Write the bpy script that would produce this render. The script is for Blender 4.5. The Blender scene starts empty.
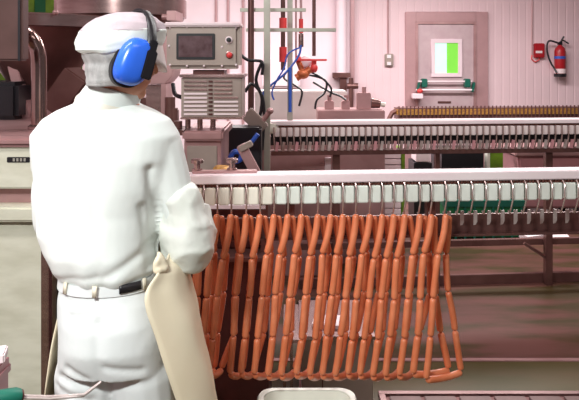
import bpy, bmesh, math, random
from mathutils import Vector, Matrix, noise
random.seed(7)
C = bpy.context.scene.collection
SC = bpy.context.scene
# ------------------------------------------------------------------ camera
H = 1.66; F = 620.0; CX = 289.5; HY = 60.0
cam = bpy.data.objects.new('camera', bpy.data.cameras.new('camera'))
C.objects.link(cam); SC.camera = cam
cam.location = (0, 0, H); cam.rotation_euler = (math.radians(90), 0, 0)
cam.data.sensor_width = 36; cam.data.lens = F / 579 * 36
cam.data.shift_y = -(200 - HY) / 579
# ------------------------------------------------------------------ world, lights, exposure
w = bpy.data.worlds.new('world'); SC.world = w; w.use_nodes = True
w.node_tree.nodes['Background'].inputs[0].default_value = (1.0, 0.93, 0.93, 1)
w.node_tree.nodes['Background'].inputs[1].default_value = 0.12
def area(name, loc, sx, sy, e, col=(1, .97, .96), rot=(0, 0, 0)):
    l = bpy.data.lights.new(name, 'AREA'); l.shape = 'RECTANGLE'; l.size = sx; l.size_y = sy
    l.energy = e; l.color = col
    o = bpy.data.objects.new(name, l); o.location = loc; o.rotation_euler = rot; C.objects.link(o)
area('tube_light', (-1.0, -0.5, 2.9), 0.6, 0.3, 112, (.94, 1, .97))
area('tube_light', (0.9, 0.3, 3.3), 1.6, 0.3, 14)
area('tube_light', (-1.6, 1.2, 3.3), 1.8, 0.3, 40)
area('tube_light', (1.2, 3.2, 3.3), 2.4, 0.35, 45)
area('tube_light', (1.8, 6.6, 3.3), 2.6, 0.4, 150)
area('tube_light', (-1.2, 6.8, 3.3), 2.6, 0.4, 150)
SC.view_settings.view_transform = 'Standard'; SC.view_settings.look = 'None'
SC.view_settings.exposure = 0.38; SC.view_settings.gamma = 1; SC.view_settings.use_curve_mapping = False

# ------------------------------------------------------------------ helpers
def W(px, py, D): return Vector(((px - CX) / F * D, D, H - (py - HY) / F * D))
def mat(name, col, rough=.5, metal=0.0, col2=None, scale=8, bump=0, bscale=40, emit=0, stretch=(1, 1, 1), trans=0, alpha=1, sss=0, lo=.35, hi=.65, rvar=0):
    m = bpy.data.materials.new(name); m.use_nodes = True
    nt = m.node_tree; b = nt.nodes['Principled BSDF']
    b.inputs['Base Color'].default_value = (*col, 1); b.inputs['Roughness'].default_value = rough
    b.inputs['Metallic'].default_value = metal
    tc = nt.nodes.new('ShaderNodeTexCoord'); mp = nt.nodes.new('ShaderNodeMapping')
    mp.inputs['Scale'].default_value = stretch; nt.links.new(tc.outputs['Object'], mp.inputs[0])
    if col2 is None: col2 = tuple(c * .93 for c in col)
    n = nt.nodes.new('ShaderNodeTexNoise'); n.inputs['Scale'].default_value = scale; n.inputs['Detail'].default_value = 5
    nt.links.new(mp.outputs[0], n.inputs['Vector'])
    r = nt.nodes.new('ShaderNodeValToRGB'); r.color_ramp.elements[0].position = lo; r.color_ramp.elements[1].position = hi
    r.color_ramp.elements[0].color = (*col, 1); r.color_ramp.elements[1].color = (*col2, 1)
    nt.links.new(n.outputs['Fac'], r.inputs[0]); nt.links.new(r.outputs[0], b.inputs['Base Color'])
    if name == 'floor' or name == 'floor_green': b.inputs['Specular IOR Level'].default_value = .25
    if rvar:
        mr = nt.nodes.new('ShaderNodeMapRange'); mr.inputs[3].default_value = rough; mr.inputs[4].default_value = rough + rvar
        nt.links.new(n.outputs['Fac'], mr.inputs[0]); nt.links.new(mr.outputs[0], b.inputs['Roughness'])
    if bump:
        n2 = nt.nodes.new('ShaderNodeTexNoise'); n2.inputs['Scale'].default_value = bscale; n2.inputs['Detail'].default_value = 4
        nt.links.new(mp.outputs[0], n2.inputs['Vector'])
        bp = nt.nodes.new('ShaderNodeBump'); bp.inputs['Strength'].default_value = bump; bp.inputs['Distance'].default_value = .004
        nt.links.new(n2.outputs['Fac'], bp.inputs['Height']); nt.links.new(bp.outputs[0], b.inputs['Normal'])
    if emit:
        b.inputs['Emission Color'].default_value = (*col, 1); b.inputs['Emission Strength'].default_value = emit
    if sss:
        b.inputs['Subsurface Weight'].default_value = sss; b.inputs['Subsurface Radius'].default_value = (.02, .006, .003); b.inputs['Subsurface Scale'].default_value = .5
    if alpha < 1: b.inputs['Alpha'].default_value = alpha
    return m
M = {
 'wall': mat('wall_panel', (.84, .62, .655), .45, col2=(.81, .59, .625), scale=2),
 'wall2': mat('wall_smooth', (.88, .70, .75), .45, scale=2),
 'trim': mat('door_trim', (.52, .30, .31), .4, .2),
 'doorleaf': mat('door_leaf', (.66, .50, .52), .35, .25, col2=(.60, .43, .46)),
 'steel': mat('brushed_steel', (.50, .34, .33), .25, .9, col2=(.40, .26, .25), scale=6, bump=.05, bscale=60, stretch=(1, 1, 8)),
 'steel_pink': mat('pink_lit_steel', (.56, .33, .33), .35, .4, col2=(.44, .24, .24), scale=4),  # pinkish cast of the light tinted into the steel's base colour
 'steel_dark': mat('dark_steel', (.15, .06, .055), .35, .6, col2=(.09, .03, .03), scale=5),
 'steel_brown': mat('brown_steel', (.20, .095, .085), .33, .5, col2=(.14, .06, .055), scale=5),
 'vat': mat('vat_steel', (.17, .08, .07), .3, .6, col2=(.12, .05, .045), scale=5),
 'case': mat('case_brown', (.13, .065, .06), .4, .3, col2=(.10, .05, .045)),
 'steel_green': mat('pale_steel', (.76, .74, .62), .38, .15, col2=(.64, .62, .50), scale=7, stretch=(1, 1, 3)),
 'grey': mat('hmi_grey', (.40, .32, .28), .4, .35, col2=(.36, .28, .25)),
 'postgreen': mat('post_grey_green', (.50, .50, .42), .35, .4, col2=(.42, .38, .34), scale=5),
 'maroon': mat('maroon_panel', (.10, .022, .022), .35, .3, col2=(.06, .012, .012)),
 'whitebar': mat('white_profile', (.92, .80, .82), .3, .0, col2=(.88, .70, .74), scale=3, stretch=(1, 4, 4)),
 'block': mat('white_plastic_block', (.84, .88, .82), .4, col2=(.78, .80, .74), scale=9),
 'block2': mat('far_plastic_block', (.86, .75, .74), .4, col2=(.80, .67, .67), scale=9),
 'cream': mat('cream_plastic', (.86, .80, .70), .4),
 'chain': mat('roller_chain', (.24, .09, .07), .4, .5, col2=(.12, .04, .03), scale=90),
 'yellow': mat('brass_chain', (.62, .34, .07), .45, .3, col2=(.36, .16, .06), scale=60),
 'hook': mat('hook_steel', (.70, .55, .53), .25, .6, col2=(.55, .38, .36), scale=30),
 'blade': mat('blade_steel', (.72, .62, .60), .35, .5, col2=(.35, .22, .2), scale=12),
 'cloth': mat('white_cotton', (.86, .89, .87), .9, bump=.25, bscale=25, col2=(.83, .86, .84), scale=3),
 'trouser': mat('white_twill', (.80, .82, .82), .9, bump=.2, bscale=25, col2=(.77, .78, .79), scale=3),
 'oversleeve': mat('plastic_oversleeve', (.80, .81, .76), .35, bump=.5, bscale=18, col2=(.76, .78, .71), scale=6),
 'apron': mat('cream_apron', (.80, .70, .53), .5, col2=(.74, .62, .45), scale=4, bump=.15, bscale=10),
 'apronside': mat('cream_apron_strap', (.80, .72, .58), .6),
 'capwhite': mat('cap_cotton', (.86, .90, .86), .9, bump=.3, bscale=40),
 'capmesh': mat('cap_mesh', (.60, .49, .54), .9, bump=.3, bscale=300, col2=(.52, .43, .46), scale=30),
 'capnet': mat('cap_net', (.38, .37, .37), .9, bump=.4, bscale=300, col2=(.54, .52, .52), scale=50, stretch=(1, 1, .4)),
 'blue': mat('blue_plastic', (.035, .16, .85), .25, col2=(.03, .13, .72)),
 'black': mat('black_plastic', (.012, .010, .014), .4),
 'skin': mat('skin', (.58, .27, .16), .5, col2=(.48, .19, .11), scale=10, sss=.15),
 'hair': mat('dark_hair', (.04, .02, .015), .6),
 'pipe': mat('polished_pipe', (.42, .28, .26), .18, 1.0, col2=(.36, .22, .2)),
 'saus': mat('sausage', (.74, .235, .115), .32, col2=(.62, .165, .07), scale=14, sss=.12, bump=.06, bscale=60),
 'twist': mat('sausage_twist', (.40, .09, .04), .4),
 'floor': mat('floor', (.125, .05, .042), .22, col2=(.05, .032, .011), scale=2.0, stretch=(.6, 2.2, 1), lo=.42, hi=.58, bump=.12, bscale=7, rvar=.3),
 'floorgreen': mat('floor_green', (.07, .058, .018), .4, col2=(.10, .065, .028), scale=2.5, stretch=(.6, 2, 1), bump=.05),
 'red': mat('red_paint', (.42, .012, .02), .35), 'redh': mat('red_handle', (.78, .06, .06), .4),
 'orange': mat('orange_brass', (.62, .16, .06), .4, .3),
 'green': mat('green_plastic', (.008, .15, .05), .4, col2=(.008, .14, .05)),
 'greendk': mat('dark_green_plastic', (.01, .13, .09), .4),
 'curtain': mat('green_curtain', (.20, .36, .02), .5, col2=(.10, .2, .01)),
 'screen': mat('screen_glass', (.10, .055, .06), .15, col2=(.16, .10, .11), scale=25),
 'bluecable': mat('blue_cable', (.03, .10, .50), .4),
 'whiteplas': mat('white_enamel', (.9, .82, .80), .3), 'tub': mat('tub_cream', (.93, .91, .82), .35),
 'paper': mat('paper', (.9, .74, .76), .7), 'pinkbin': mat('pink_bin', (.52, .24, .26), .4),
 'panewhite': mat('pane_white', (.52, .80, .68), .3, emit=.5), 'panegreen': mat('pane_green', (.18, .58, .06), .3, emit=.45),
 'ceil': mat('ceiling', (.8, .72, .72), .6),
}
def rootloc(p):
    v = Vector((0, 0, 0))
    while p is not None: v += p.location; p = p.parent
    return v
class MB:
    def __init__(s): s.v = []; s.f = []
    def add(s, vs, fs):
        k = len(s.v); s.v += [Vector(v) for v in vs]; s.f += [tuple(i + k for i in f) for f in fs]; return s
    def box(s, c, size, R=None):
        c = Vector(c); x, y, z = [q / 2 for q in size]
        vs = [Vector((a * x, b * y, d * z)) for a in (-1, 1) for b in (-1, 1) for d in (-1, 1)]
        if R is not None: vs = [R @ v for v in vs]
        return s.add([v + c for v in vs], [(0, 1, 3, 2), (4, 6, 7, 5), (0, 4, 5, 1), (2, 3, 7, 6), (0, 2, 6, 4), (1, 5, 7, 3)])
    def span(s, x0, x1, y0, y1, z0, z1): return s.box(((x0 + x1) / 2, (y0 + y1) / 2, (z0 + z1) / 2), (x1 - x0, y1 - y0, z1 - z0))
    def loft(s, rings, cap=True):
        n = len(rings[0]); vs = [p for r in rings for p in r]; fs = []
        for i in range(len(rings) - 1):
            for j in range(n): fs.append((i * n + j, i * n + (j + 1) % n, (i + 1) * n + (j + 1) % n, (i + 1) * n + j))
        if cap: fs += [tuple(range(n))[::-1], tuple((len(rings) - 1) * n + j for j in range(n))]
        return s.add(vs, fs)
    def sheet(s, rows):
        n = len(rows[0]); vs = [p for r in rows for p in r]
        return s.add(vs, [(i * n + j, i * n + j + 1, (i + 1) * n + j + 1, (i + 1) * n + j) for i in range(len(rows) - 1) for j in range(n - 1)])
    def tube(s, pts, r, seg=10, flat=1.0):
        pts = [Vector(p) for p in pts]; n = len(pts)
        rs = r if isinstance(r, (list, tuple)) else [r] * n
        t = [(pts[min(i + 1, n - 1)] - pts[max(i - 1, 0)]).normalized() for i in range(n)]
        up = Vector((0, 1, 0)) if abs(t[0].y) < .9 else Vector((1, 0, 0))
        a = t[0].cross(up).normalized(); rings = []
        for i in range(n):
            a = (a - t[i] * a.dot(t[i])).normalized(); b = t[i].cross(a)
            rings.append([pts[i] + rs[i] * (a * math.cos(q) + b * flat * math.sin(q)) for q in [2 * math.pi * k / seg for k in range(seg)]])
        return s.loft(rings)
    def stube(s, pts, r, seg=8):            # tube through a smoothed path
        p = [Vector(q) for q in pts]; out = []
        for i in range(len(p) - 1):
            A, B, D, E = p[max(i - 1, 0)], p[i], p[i + 1], p[min(i + 2, len(p) - 1)]
            for k in range(6):
                t = k / 6; out.append(.5 * ((2 * B) + (-A + D) * t + (2 * A - 5 * B + 4 * D - E) * t * t + (-A + 3 * B - 3 * D + E) * t ** 3))
        return s.tube(out + [p[-1]], r, seg)
    def cyl(s, a, b, r, seg=16, r2=None): return s.tube([a, b], [r, r if r2 is None else r2], seg)
    def lathe(s, prof, c, seg=32, ax='z'):
        c = Vector(c); rings = []
        for r, h in prof:
            rg = []
            for k in range(seg):
                q = 2 * math.pi * k / seg; u, v = max(r, 1e-4) * math.cos(q), max(r, 1e-4) * math.sin(q)
                rg.append(c + (Vector((u, v, h)) if ax == 'z' else Vector((u, h, v)) if ax == 'y' else Vector((h, u, v))))
            rings.append(rg)
        return s.loft(rings)
    def ell(s, c, rad, R=None, nu=24, nv=14):
        c = Vector(c); rings = []
        for i in range(nv + 1):
            t = math.pi * (i + .02) / (nv + .04)
            rg = []
            for k in range(nu):
                q = 2 * math.pi * k / nu
                v = Vector((rad[0] * math.sin(t) * math.cos(q), rad[1] * math.sin(t) * math.sin(q), rad[2] * math.cos(t)))
                rg.append(c + (R @ v if R is not None else v))
            rings.append(rg)
        return s.loft(rings)
    def cap2(s, a, b, ra, rb, seg=14):      # tapered capsule
        a, b = Vector(a), Vector(b); d = (b - a).normalized(); pts = []; rs = []
        for k in range(6):
            q = math.pi / 2 * k / 5; pts.append(a - d * ra * math.cos(q)); rs.append(max(ra * math.sin(q), 1e-3))
        for k in range(6):
            q = math.pi / 2 * (1 - k / 5); pts.append(b + d * rb * math.cos(q)); rs.append(max(rb * math.sin(q), 1e-3))
        return s.tube(pts, rs, seg)
    def mesh(s, name, off=Vector((0, 0, 0)), bevel=0):
        me = bpy.data.meshes.new(name)
        me.from_pydata([v - off for v in s.v], [], s.f)
        bm = bmesh.new(); bm.from_mesh(me)
        bmesh.ops.remove_doubles(bm, verts=bm.verts, dist=1e-6)
        bmesh.ops.recalc_face_normals(bm, faces=bm.faces)
        if bevel: bmesh.ops.bevel(bm, geom=[e for e in bm.edges if e.is_manifold and e.calc_face_angle(0) > .6], offset=bevel, segments=2, affect='EDGES')
        bm.to_mesh(me); bm.free(); return me
    def build(s, name, m, parent=None, bevel=0, smooth=True, origin=None):
        off = rootloc(parent) if parent is not None else Vector(origin if origin is not None else (0, 0, 0))
        return finish(s.mesh(name, off, bevel), name, m, parent, smooth, off)
def finish(me, name, m, parent=None, smooth=True, off=Vector((0, 0, 0))):
    me.materials.clear(); me.materials.append(m if not isinstance(m, str) else M[m])
    if smooth:
        for p in me.polygons: p.use_smooth = True
        me.set_sharp_from_angle(angle=math.radians(38))
    o = bpy.data.objects.new(name, me); C.objects.link(o)
    if parent is not None: o.parent = parent
    else: o.location = off
    return o
def fuse(mb, name, m, voxel, smooth=4, parent=None, wr=None, origin=None):
    off = rootloc(parent) if parent is not None else Vector(origin if origin is not None else (0, 0, 0))
    me = mb.mesh(name, off); t = bpy.data.objects.new('tmp', me); C.objects.link(t)
    r = t.modifiers.new('r', 'REMESH'); r.mode = 'VOXEL'; r.voxel_size = voxel
    q = t.modifiers.new('s', 'SMOOTH'); q.iterations = smooth; q.factor = .5
    dg = bpy.context.evaluated_depsgraph_get(); me2 = bpy.data.meshes.new_from_object(t.evaluated_get(dg))
    bpy.data.objects.remove(t)
    if wr:
        ns = [v.normal.copy() for v in me2.vertices]
        for v, n in zip(me2.vertices, ns): v.co += n * wr(v.co + off)
    me2.name = name
    o = finish(me2, name, m, parent, True, off)
    return o
def tag(o, label, cat, group=None, kind=None):
    o['label'] = label; o['category'] = cat
    if group: o['group'] = group
    if kind: o['kind'] = kind
    return o
def thing(name, label, cat, loc, group=None):
    o = bpy.data.objects.new(name, None); C.objects.link(o); o.location = loc; o.empty_display_size = .05
    return tag(o, label, cat, group)
def struct(o): o['kind'] = 'structure'; return o
def RZ(d): return Matrix.Rotation(math.radians(d), 3, 'Z')
def RY(d): return Matrix.Rotation(math.radians(d), 3, 'Y')
def RX(d): return Matrix.Rotation(math.radians(d), 3, 'X')

# ------------------------------------------------------------------ room
WD = 9.5
struct(MB().span(-4.5, 8, -2.5, WD + .2, -.1, 0).build('floor', 'floor', smooth=False))
struct(MB().span(-4.5, 8, -2.5, WD + .2, 3.6, 3.7).build('ceiling', 'ceil', smooth=False))
struct(MB().span(-4.7, -4.5, -2.5, WD + .2, 0, 3.6).build('wall_left', 'wall2', smooth=False))
# back wall: right part is ribbed panelling
xs = (352 - CX) / F * WD
mb = MB(); x = xs; prof = []
while x < 8:
    prof += [(x, 0), (x + .098, 0), (x + .103, .003), (x + .117, .003)]; x += .122
mb.sheet([[Vector((a, WD + b, z)) for a, b in prof] for z in (0, 3.6)])
mb.span(xs, 8, WD + .03, WD + .2, 0, 3.6)
struct(mb.build('wall_back', 'wall', smooth=False))
struct(MB().span(-4.5, xs, WD - .05, WD + .15, 0, 3.6).build('wall_left_back', 'wall2', smooth=False)).name = 'wall_rear_left'
struct(MB().span(xs - .03, xs + .03, WD - .09, WD, 0, 3.6).build('trim_1', 'trim', bevel=.005))
mb = MB()
for px in (216, 228, 243): mb.cyl(W(px, 400, WD - .08).xy.to_3d() + Vector((0, 0, .5)), W(px, 0, WD - .08).xy.to_3d() + Vector((0, 0, 3.4)), .02, 8)
struct(mb.build('trim_2', 'trim'))
mb = MB().cyl((W(341.5, 0, 9.3).x, 9.33, 3.59), W(341.5, 73, 9.33), .085, 20)
o = tag(mb.build('ventilation_duct', 'wall2'), 'tall round pale pink duct running down the back wall beside the corner', 'duct')
mb = MB().box(W(341, 75, 9.33), (.26, .2, .07)).box(W(343, 84, 9.33), (.1, .12, .24)); mb.build('duct_clamp', 'steel_brown', o)
o = tag(MB().cyl(W(351, 78, 9.2), W(351, 120, 9.2), .035, 10).cyl(W(347, 86, 9.2), W(358, 86, 9.2), .045, 10).build('pipe_valve', 'steel_brown'),
        'small dark valve on a pipe at the wall corner below the duct', 'valve')
# door
fr = W(405, 12, WD).x, W(487, 12, WD).x; li = W(415, 0, WD).x, W(475, 0, WD).x
zt = W(0, 12, WD).z; zl = W(0, 22, WD).z; z0 = .08
mb = MB().span(fr[0], li[0], WD - .06, WD + .02, 0, zt).span(li[1], fr[1], WD - .06, WD + .02, 0, zt).span(li[0], li[1], WD - .06, WD + .02, zl, zt)
struct(mb.build('trim_3', 'trim', bevel=.006))
mb = MB().span(li[0], li[0] + .035, WD - .075, WD - .01, 0, zl).span(li[1] - .035, li[1], WD - .075, WD - .01, 0, zl).span(li[0] + .035, li[1] - .035, WD - .075, WD - .01, zl - .035, zl)
struct(mb.build('trim_4', 'steel_pink'))
d = struct(MB().span(li[0] + .036, li[1] - .036, WD - .05, WD, .01, zl - .036).build('door_1', 'doorleaf', bevel=.004))
a, b = W(431, 39, WD - .07), W(462, 77, WD - .07); mb = MB()
mb.span(a.x, b.x, WD - .08, WD - .05, a.z - .06, a.z).span(a.x, b.x, WD - .08, WD - .05, b.z, b.z + .06).span(a.x, a.x + .06, WD - .08, WD - .05, b.z + .06, a.z - .06).span(b.x - .06, b.x, WD - .08, WD - .05, b.z + .06, a.z - .06)
mb.build('window_frame', 'wall2', d, bevel=.004)
m1 = a.x + .06 + (b.x - a.x - .12) * .52
MB().span(a.x + .06, m1, WD - .062, WD - .052, b.z + .06, a.z - .06).build('window_pane', 'panewhite', d)['label'] = 'bright white half of the window pane'
MB().span(m1, b.x - .06, WD - .062, WD - .052, b.z + .06, a.z - .06).build('window_pane', 'panegreen', d)['label'] = 'bright green half of the window pane'
pb = MB().cyl(W(418, 81.5, WD - .14), W(472, 81.5, WD - .14), .014, 10).cyl(W(416, 90, WD - .14), W(474, 90, WD - .14), .018, 10).build('panic_bar', 'whitebar', d)
for px in (424, 467): MB().box(W(px, 83, WD - .11), (.085, .11, .13)).build('bar_housing', 'greendk', d, bevel=.01)
for px in (418, 473): MB().box(W(px, 87, WD - .13), (.03, .08, .15), RY(12)).build('bar_bracket', 'greendk', d, bevel=.006)
MB().box(W(417, 96, WD - .16), (.16, .14, .08)).build('door_lock', 'whitebar', d, bevel=.01)
MB().ell(W(420, 91, WD - .2), (.045, .045, .035)).build('lock_knob', 'redh', d)
MB().span(W(437, 0, WD).x, W(450, 0, WD).x, WD - .06, WD - .049, W(0, 103, WD).z, W(0, 101, WD).z).build('door_plate', 'steel_brown', d)
# wall fittings
o = thing('wall_thermostat', 'small grey two-button switch box with conduit on wall left of door', 'switch', (W(388, 60, WD).x, WD, W(388, 66, WD).z))
MB().box(W(389, 60, WD - .03), (.13, .05, .19)).build('box', 'grey', o, bevel=.01)
MB().cyl(W(388, 57, WD - .02), Vector((W(388, 0, WD - .02).x, WD - .02, 3.59)), .012, 8).build('conduit', 'trim', o)
for dy in (-3.5, 3.5):
    MB().box(W(389, 60 + dy, WD - .06), (.06, .015, .05)).build('button', 'whitebar', o)
o = thing('fire_alarm_box', 'small red alarm call box with white stripe on wall left of extinguisher', 'alarm box', (W(539, 56, WD).x, WD, W(539, 58, WD).z))
MB().box(W(539, 50.5, WD - .04), (.15, .08, .22)).build('box', 'red', o, bevel=.012)
MB().box(W(539, 52, WD - .085), (.10, .006, .035)).build('label_strip', 'paper', o)
MB().cyl(Vector((W(532, 0, WD).x, WD - .02, 3.59)), W(532, 55, WD - .02), .010, 8).build('conduit', 'trim', o)
MB().tube([W(532, 55, WD - .03), W(531.5, 59, WD - .03), W(535, 62, WD - .03), W(539, 60, WD - .03), W(540, 57, WD - .03)], .009, 8).build('cable', 'redh', o)
o = thing('fire_extinguisher', 'red fire extinguisher with black hose hanging on pink wall', 'fire extinguisher', (W(560, 76, WD).x, WD - .1, W(560, 76, WD).z))
cz = W(560, 76, WD - .12); hh = .47
MB().lathe([(0, 0), (.07, 0), (.082, .02), (.082, hh - .1), (.07, hh - .05), (.03, hh - .01), (.025, hh)], cz, 24).build('cylinder', 'red', o)
MB().lathe([(.0836, .04), (.0836, .11)], cz, 24).build('label_band', 'paper', o)
MB().lathe([(.0836, .26), (.0836, .30)], cz, 24).build('upper_label', 'bluecable', o)
MB().lathe([(.088, -.012), (.09, .035)], cz, 24).build('base_ring', 'black', o)
t = cz + Vector((0, 0, hh))
MB().box(t + Vector((0, 0, .02)), (.06, .05, .05)).build('valve', 'black', o, bevel=.006)
MB().tube([t + Vector((-.02, 0, .03)), t + Vector((.05, 0, .07)), t + Vector((.13, 0, .02))], .012, 8).tube([t + Vector((0, 0, .03)), t + Vector((.06, 0, .13))], .012, 8).build('handle', 'black', o)
MB().stube([t + Vector((-.02, -.03, .02)), W(549, 41, WD - .15), W(547, 50, WD - .16), W(550, 61, WD - .17), W(554, 68, WD - .19), W(557, 73, WD - .22)], .014, 8).build('hose', 'black', o)
# floor details: olive zone, gutter strip
y1 = H * F / (361 - HY)
struct(MB().span(-4.4, 7, 0.2, y1 - .02, 0, .006).build('floor_strip', 'floorgreen', smooth=False)).name = 'floor_front'
struct(MB().span(-4.4, 7, y1 - .02, y1 + .01, 0, .012).build('trim_5', 'steel_pink', smooth=False))
# ------------------------------------------------------------------ rails
K = math.tan(math.radians(4.2)); U = Vector((math.cos(math.radians(4.2)), math.sin(math.radians(4.2)), 0)); N = Vector((-U.y, U.x, 0)); RU = RZ(4.2)
def railY(px, X0, Y0): a = (px - CX) / F; return (Y0 - K * X0) / (1 - K * a)
def RP(px, py, X0, Y0, dy=0):          # point of the rail's vertical plane (moved dy along its normal) seen at px,py
    a = (px - CX) / F; Yd = (Y0 + dy - K * X0) / (1 - K * a); return Vector((a * Yd, Yd, H - (py - HY) / F * Yd))
X1, Y1 = -.30, 2.05
def at1(px, z, dy=0): p = RP(px, 0, X1, Y1, dy); return Vector((p.x, p.y, z))
def rbox(mb, pa, pb, dep, z0, z1):     # box along the rail from pa to pb (front line), depth dep behind it
    c = (pa + pb) / 2 + N * dep / 2; L = (pb - pa).xy.length
    return mb.box((c.x, c.y, (z0 + z1) / 2), (L, dep, z1 - z0), RU)
r1 = thing('hook_conveyor', 'nearest hook conveyor rail with white plastic blocks carrying the sausages', 'conveyor', at1(120, 0, .04))
L0, L1 = at1(150, 0), at1(640, 0)
rbox(MB(), L0 + N * .0, L1, .07, 1.2475, 1.278).build('top_profile', 'whitebar', r1, bevel=.003)
mb = MB(); rbox(mb, L0 + N * .001, L1 + N * .001, .006, 1.250, 1.2515); mb.build('profile_seam', 'trim', r1)
mb = MB(); rbox(mb, L0 + N * .012, L1 + N * .012, .05, 1.236, 1.2475)
p = L0.copy(); n = int((L1 - L0).length / .0115)
for i in range(n):
    c = L0 + U * (i + .5) * .0115 + N * .010; mb.cyl(Vector((c.x, c.y, 1.236)), Vector((c.x, c.y, 1.2475)), .0042, 8)
mb.build('drive_chain', 'chain', r1)
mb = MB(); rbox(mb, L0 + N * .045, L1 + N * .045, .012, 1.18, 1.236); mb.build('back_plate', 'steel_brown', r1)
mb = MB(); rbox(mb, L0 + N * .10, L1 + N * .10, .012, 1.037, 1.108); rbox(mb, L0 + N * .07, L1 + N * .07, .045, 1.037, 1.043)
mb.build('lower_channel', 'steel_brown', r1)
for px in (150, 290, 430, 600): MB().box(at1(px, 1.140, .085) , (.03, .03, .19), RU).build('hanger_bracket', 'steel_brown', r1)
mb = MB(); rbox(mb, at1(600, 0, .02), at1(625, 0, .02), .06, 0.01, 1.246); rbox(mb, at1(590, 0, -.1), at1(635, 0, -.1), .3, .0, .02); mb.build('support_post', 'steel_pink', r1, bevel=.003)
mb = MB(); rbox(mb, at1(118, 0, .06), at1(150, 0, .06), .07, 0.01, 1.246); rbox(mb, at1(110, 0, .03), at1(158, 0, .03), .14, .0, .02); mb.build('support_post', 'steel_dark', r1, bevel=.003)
for px in (197, 232):
    c = at1(px, 1.278, .06)
    MB().lathe([(.018, 0), (.018, .012), (.011, .014), (.011, .03), (.021, .032), (.021, .043), (.012, .047), (0, .047)], c, 18).build('rail_knob', 'steel', r1)
mb = MB(); rbox(mb, at1(192, 0, .03), at1(257, 0, .03), .035, 1.278, 1.286); mb.build('cover_plate', 'steel_pink', r1, bevel=.002)
tops = [176, 190, 203.5, 217, 231, 246, 260, 274, 288, 301.5, 318, 331, 343, 356, 370, 382.5, 394, 405, 420, 431.5, 446]
hooks = tops + [459, 472.3, 486, 499.5, 512.5, 526, 539, 552, 564.3, 578, 591]
hook_proto = []
for i, px in enumerate(hooks):
    p = at1(px, 1.243, -.012)
    mb = MB().tube([p + Vector((0, .012, .002)), p + Vector((.002, 0, -.012)), p + Vector((-.001, -.004, -.035)), p + Vector((.0015, 0, -.06)), p + Vector((0, .012, -.09)), p + Vector((.001, .03, -.115)), p + Vector((.001, .044, -.108))], .0029, 8)
    hk = mb.build('hook', 'hook', r1)
    q = at1(px + 3.2, 1.110, .028)
    zt = .022
    b = MB(); w2, tk = .0065, .0015
    ol = [(-w2, .028), (w2, .028), (w2, -.010), (w2 * .2, -.020), (-w2, -.022)]
    f = [q + U * a + Vector((0, 0, c)) for a, c in ol]; g = [v + N * tk * 2 for v in f]
    if px > 440: b.loft([f, g]); b.build('blade', 'blade', hk)
    nx = hooks[i + 1] if i + 1 < len(hooks) else px + 13
    A, B = at1(px + 1.35, 0, 0), at1(nx - 1.35, 0, 0)
    mb = MB(); c = (A + B) / 2 + N * .016; wd = (B - A).xy.length
    mb.box((c.x, c.y, 1.2065), (wd, .03, .058), RU).build('guide_block', 'block' if px > 262 else 'cream', r1, bevel=.003)

# ------------------------------------------------------------------ sausages
def link(a, b, r, bend, name, par):
    a, b = Vector(a), Vector(b); d = b - a; L = d.length; t = d / L
    pts, rs = [], []; n = 12
    for k in range(n + 1):
        s = k / n; e = min(s, 1 - s) * L / r
        rr = r * (math.sqrt(max(0, 1 - (1 - min(e / 1.0, 1)) ** 2)) * .82 + .18) if e < 1 else r
        pts.append(a + d * s + bend * math.sin(math.pi * s)); rs.append(rr)
    # finer ends
    P, Q = [], []
    for s in [0, .012, .03, .055, .09, .2, .35, .5, .65, .8, .91, .945, .97, .988, 1]:
        e = min(s, 1 - s) * L / (r * .95); rr = r * (.16 + .84 * math.sqrt(max(0, 1 - (1 - min(e, 1)) ** 2)))
        P.append(a + d * s + bend * math.sin(math.pi * s)); Q.append(rr)
    return MB().tube(P, Q, 12).build(name, 'saus', par)
ordn = ['rightmost', 'second', 'third', 'fourth', 'fifth', 'sixth', 'seventh', 'eighth', 'ninth', 'tenth', 'eleventh', 'twelfth', 'thirteenth', 'fourteenth', 'fifteenth', 'sixteenth', 'seventeenth', 'eighteenth', 'nineteenth', 'twentieth', 'leftmost']
bots = {446: 426, 431.5: 413, 420: 399, 405: 385.5, 394: 372.5, 382.5: 360, 370: 348, 356: 335, 343: 322, 331: 309.5, 318: 296, 301.5: 281, 288: 268, 274: 254, 260: 241, 246: 230, 231: 208, 217: 200, 203.5: 192, 190: 180, 176: 168}
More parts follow.
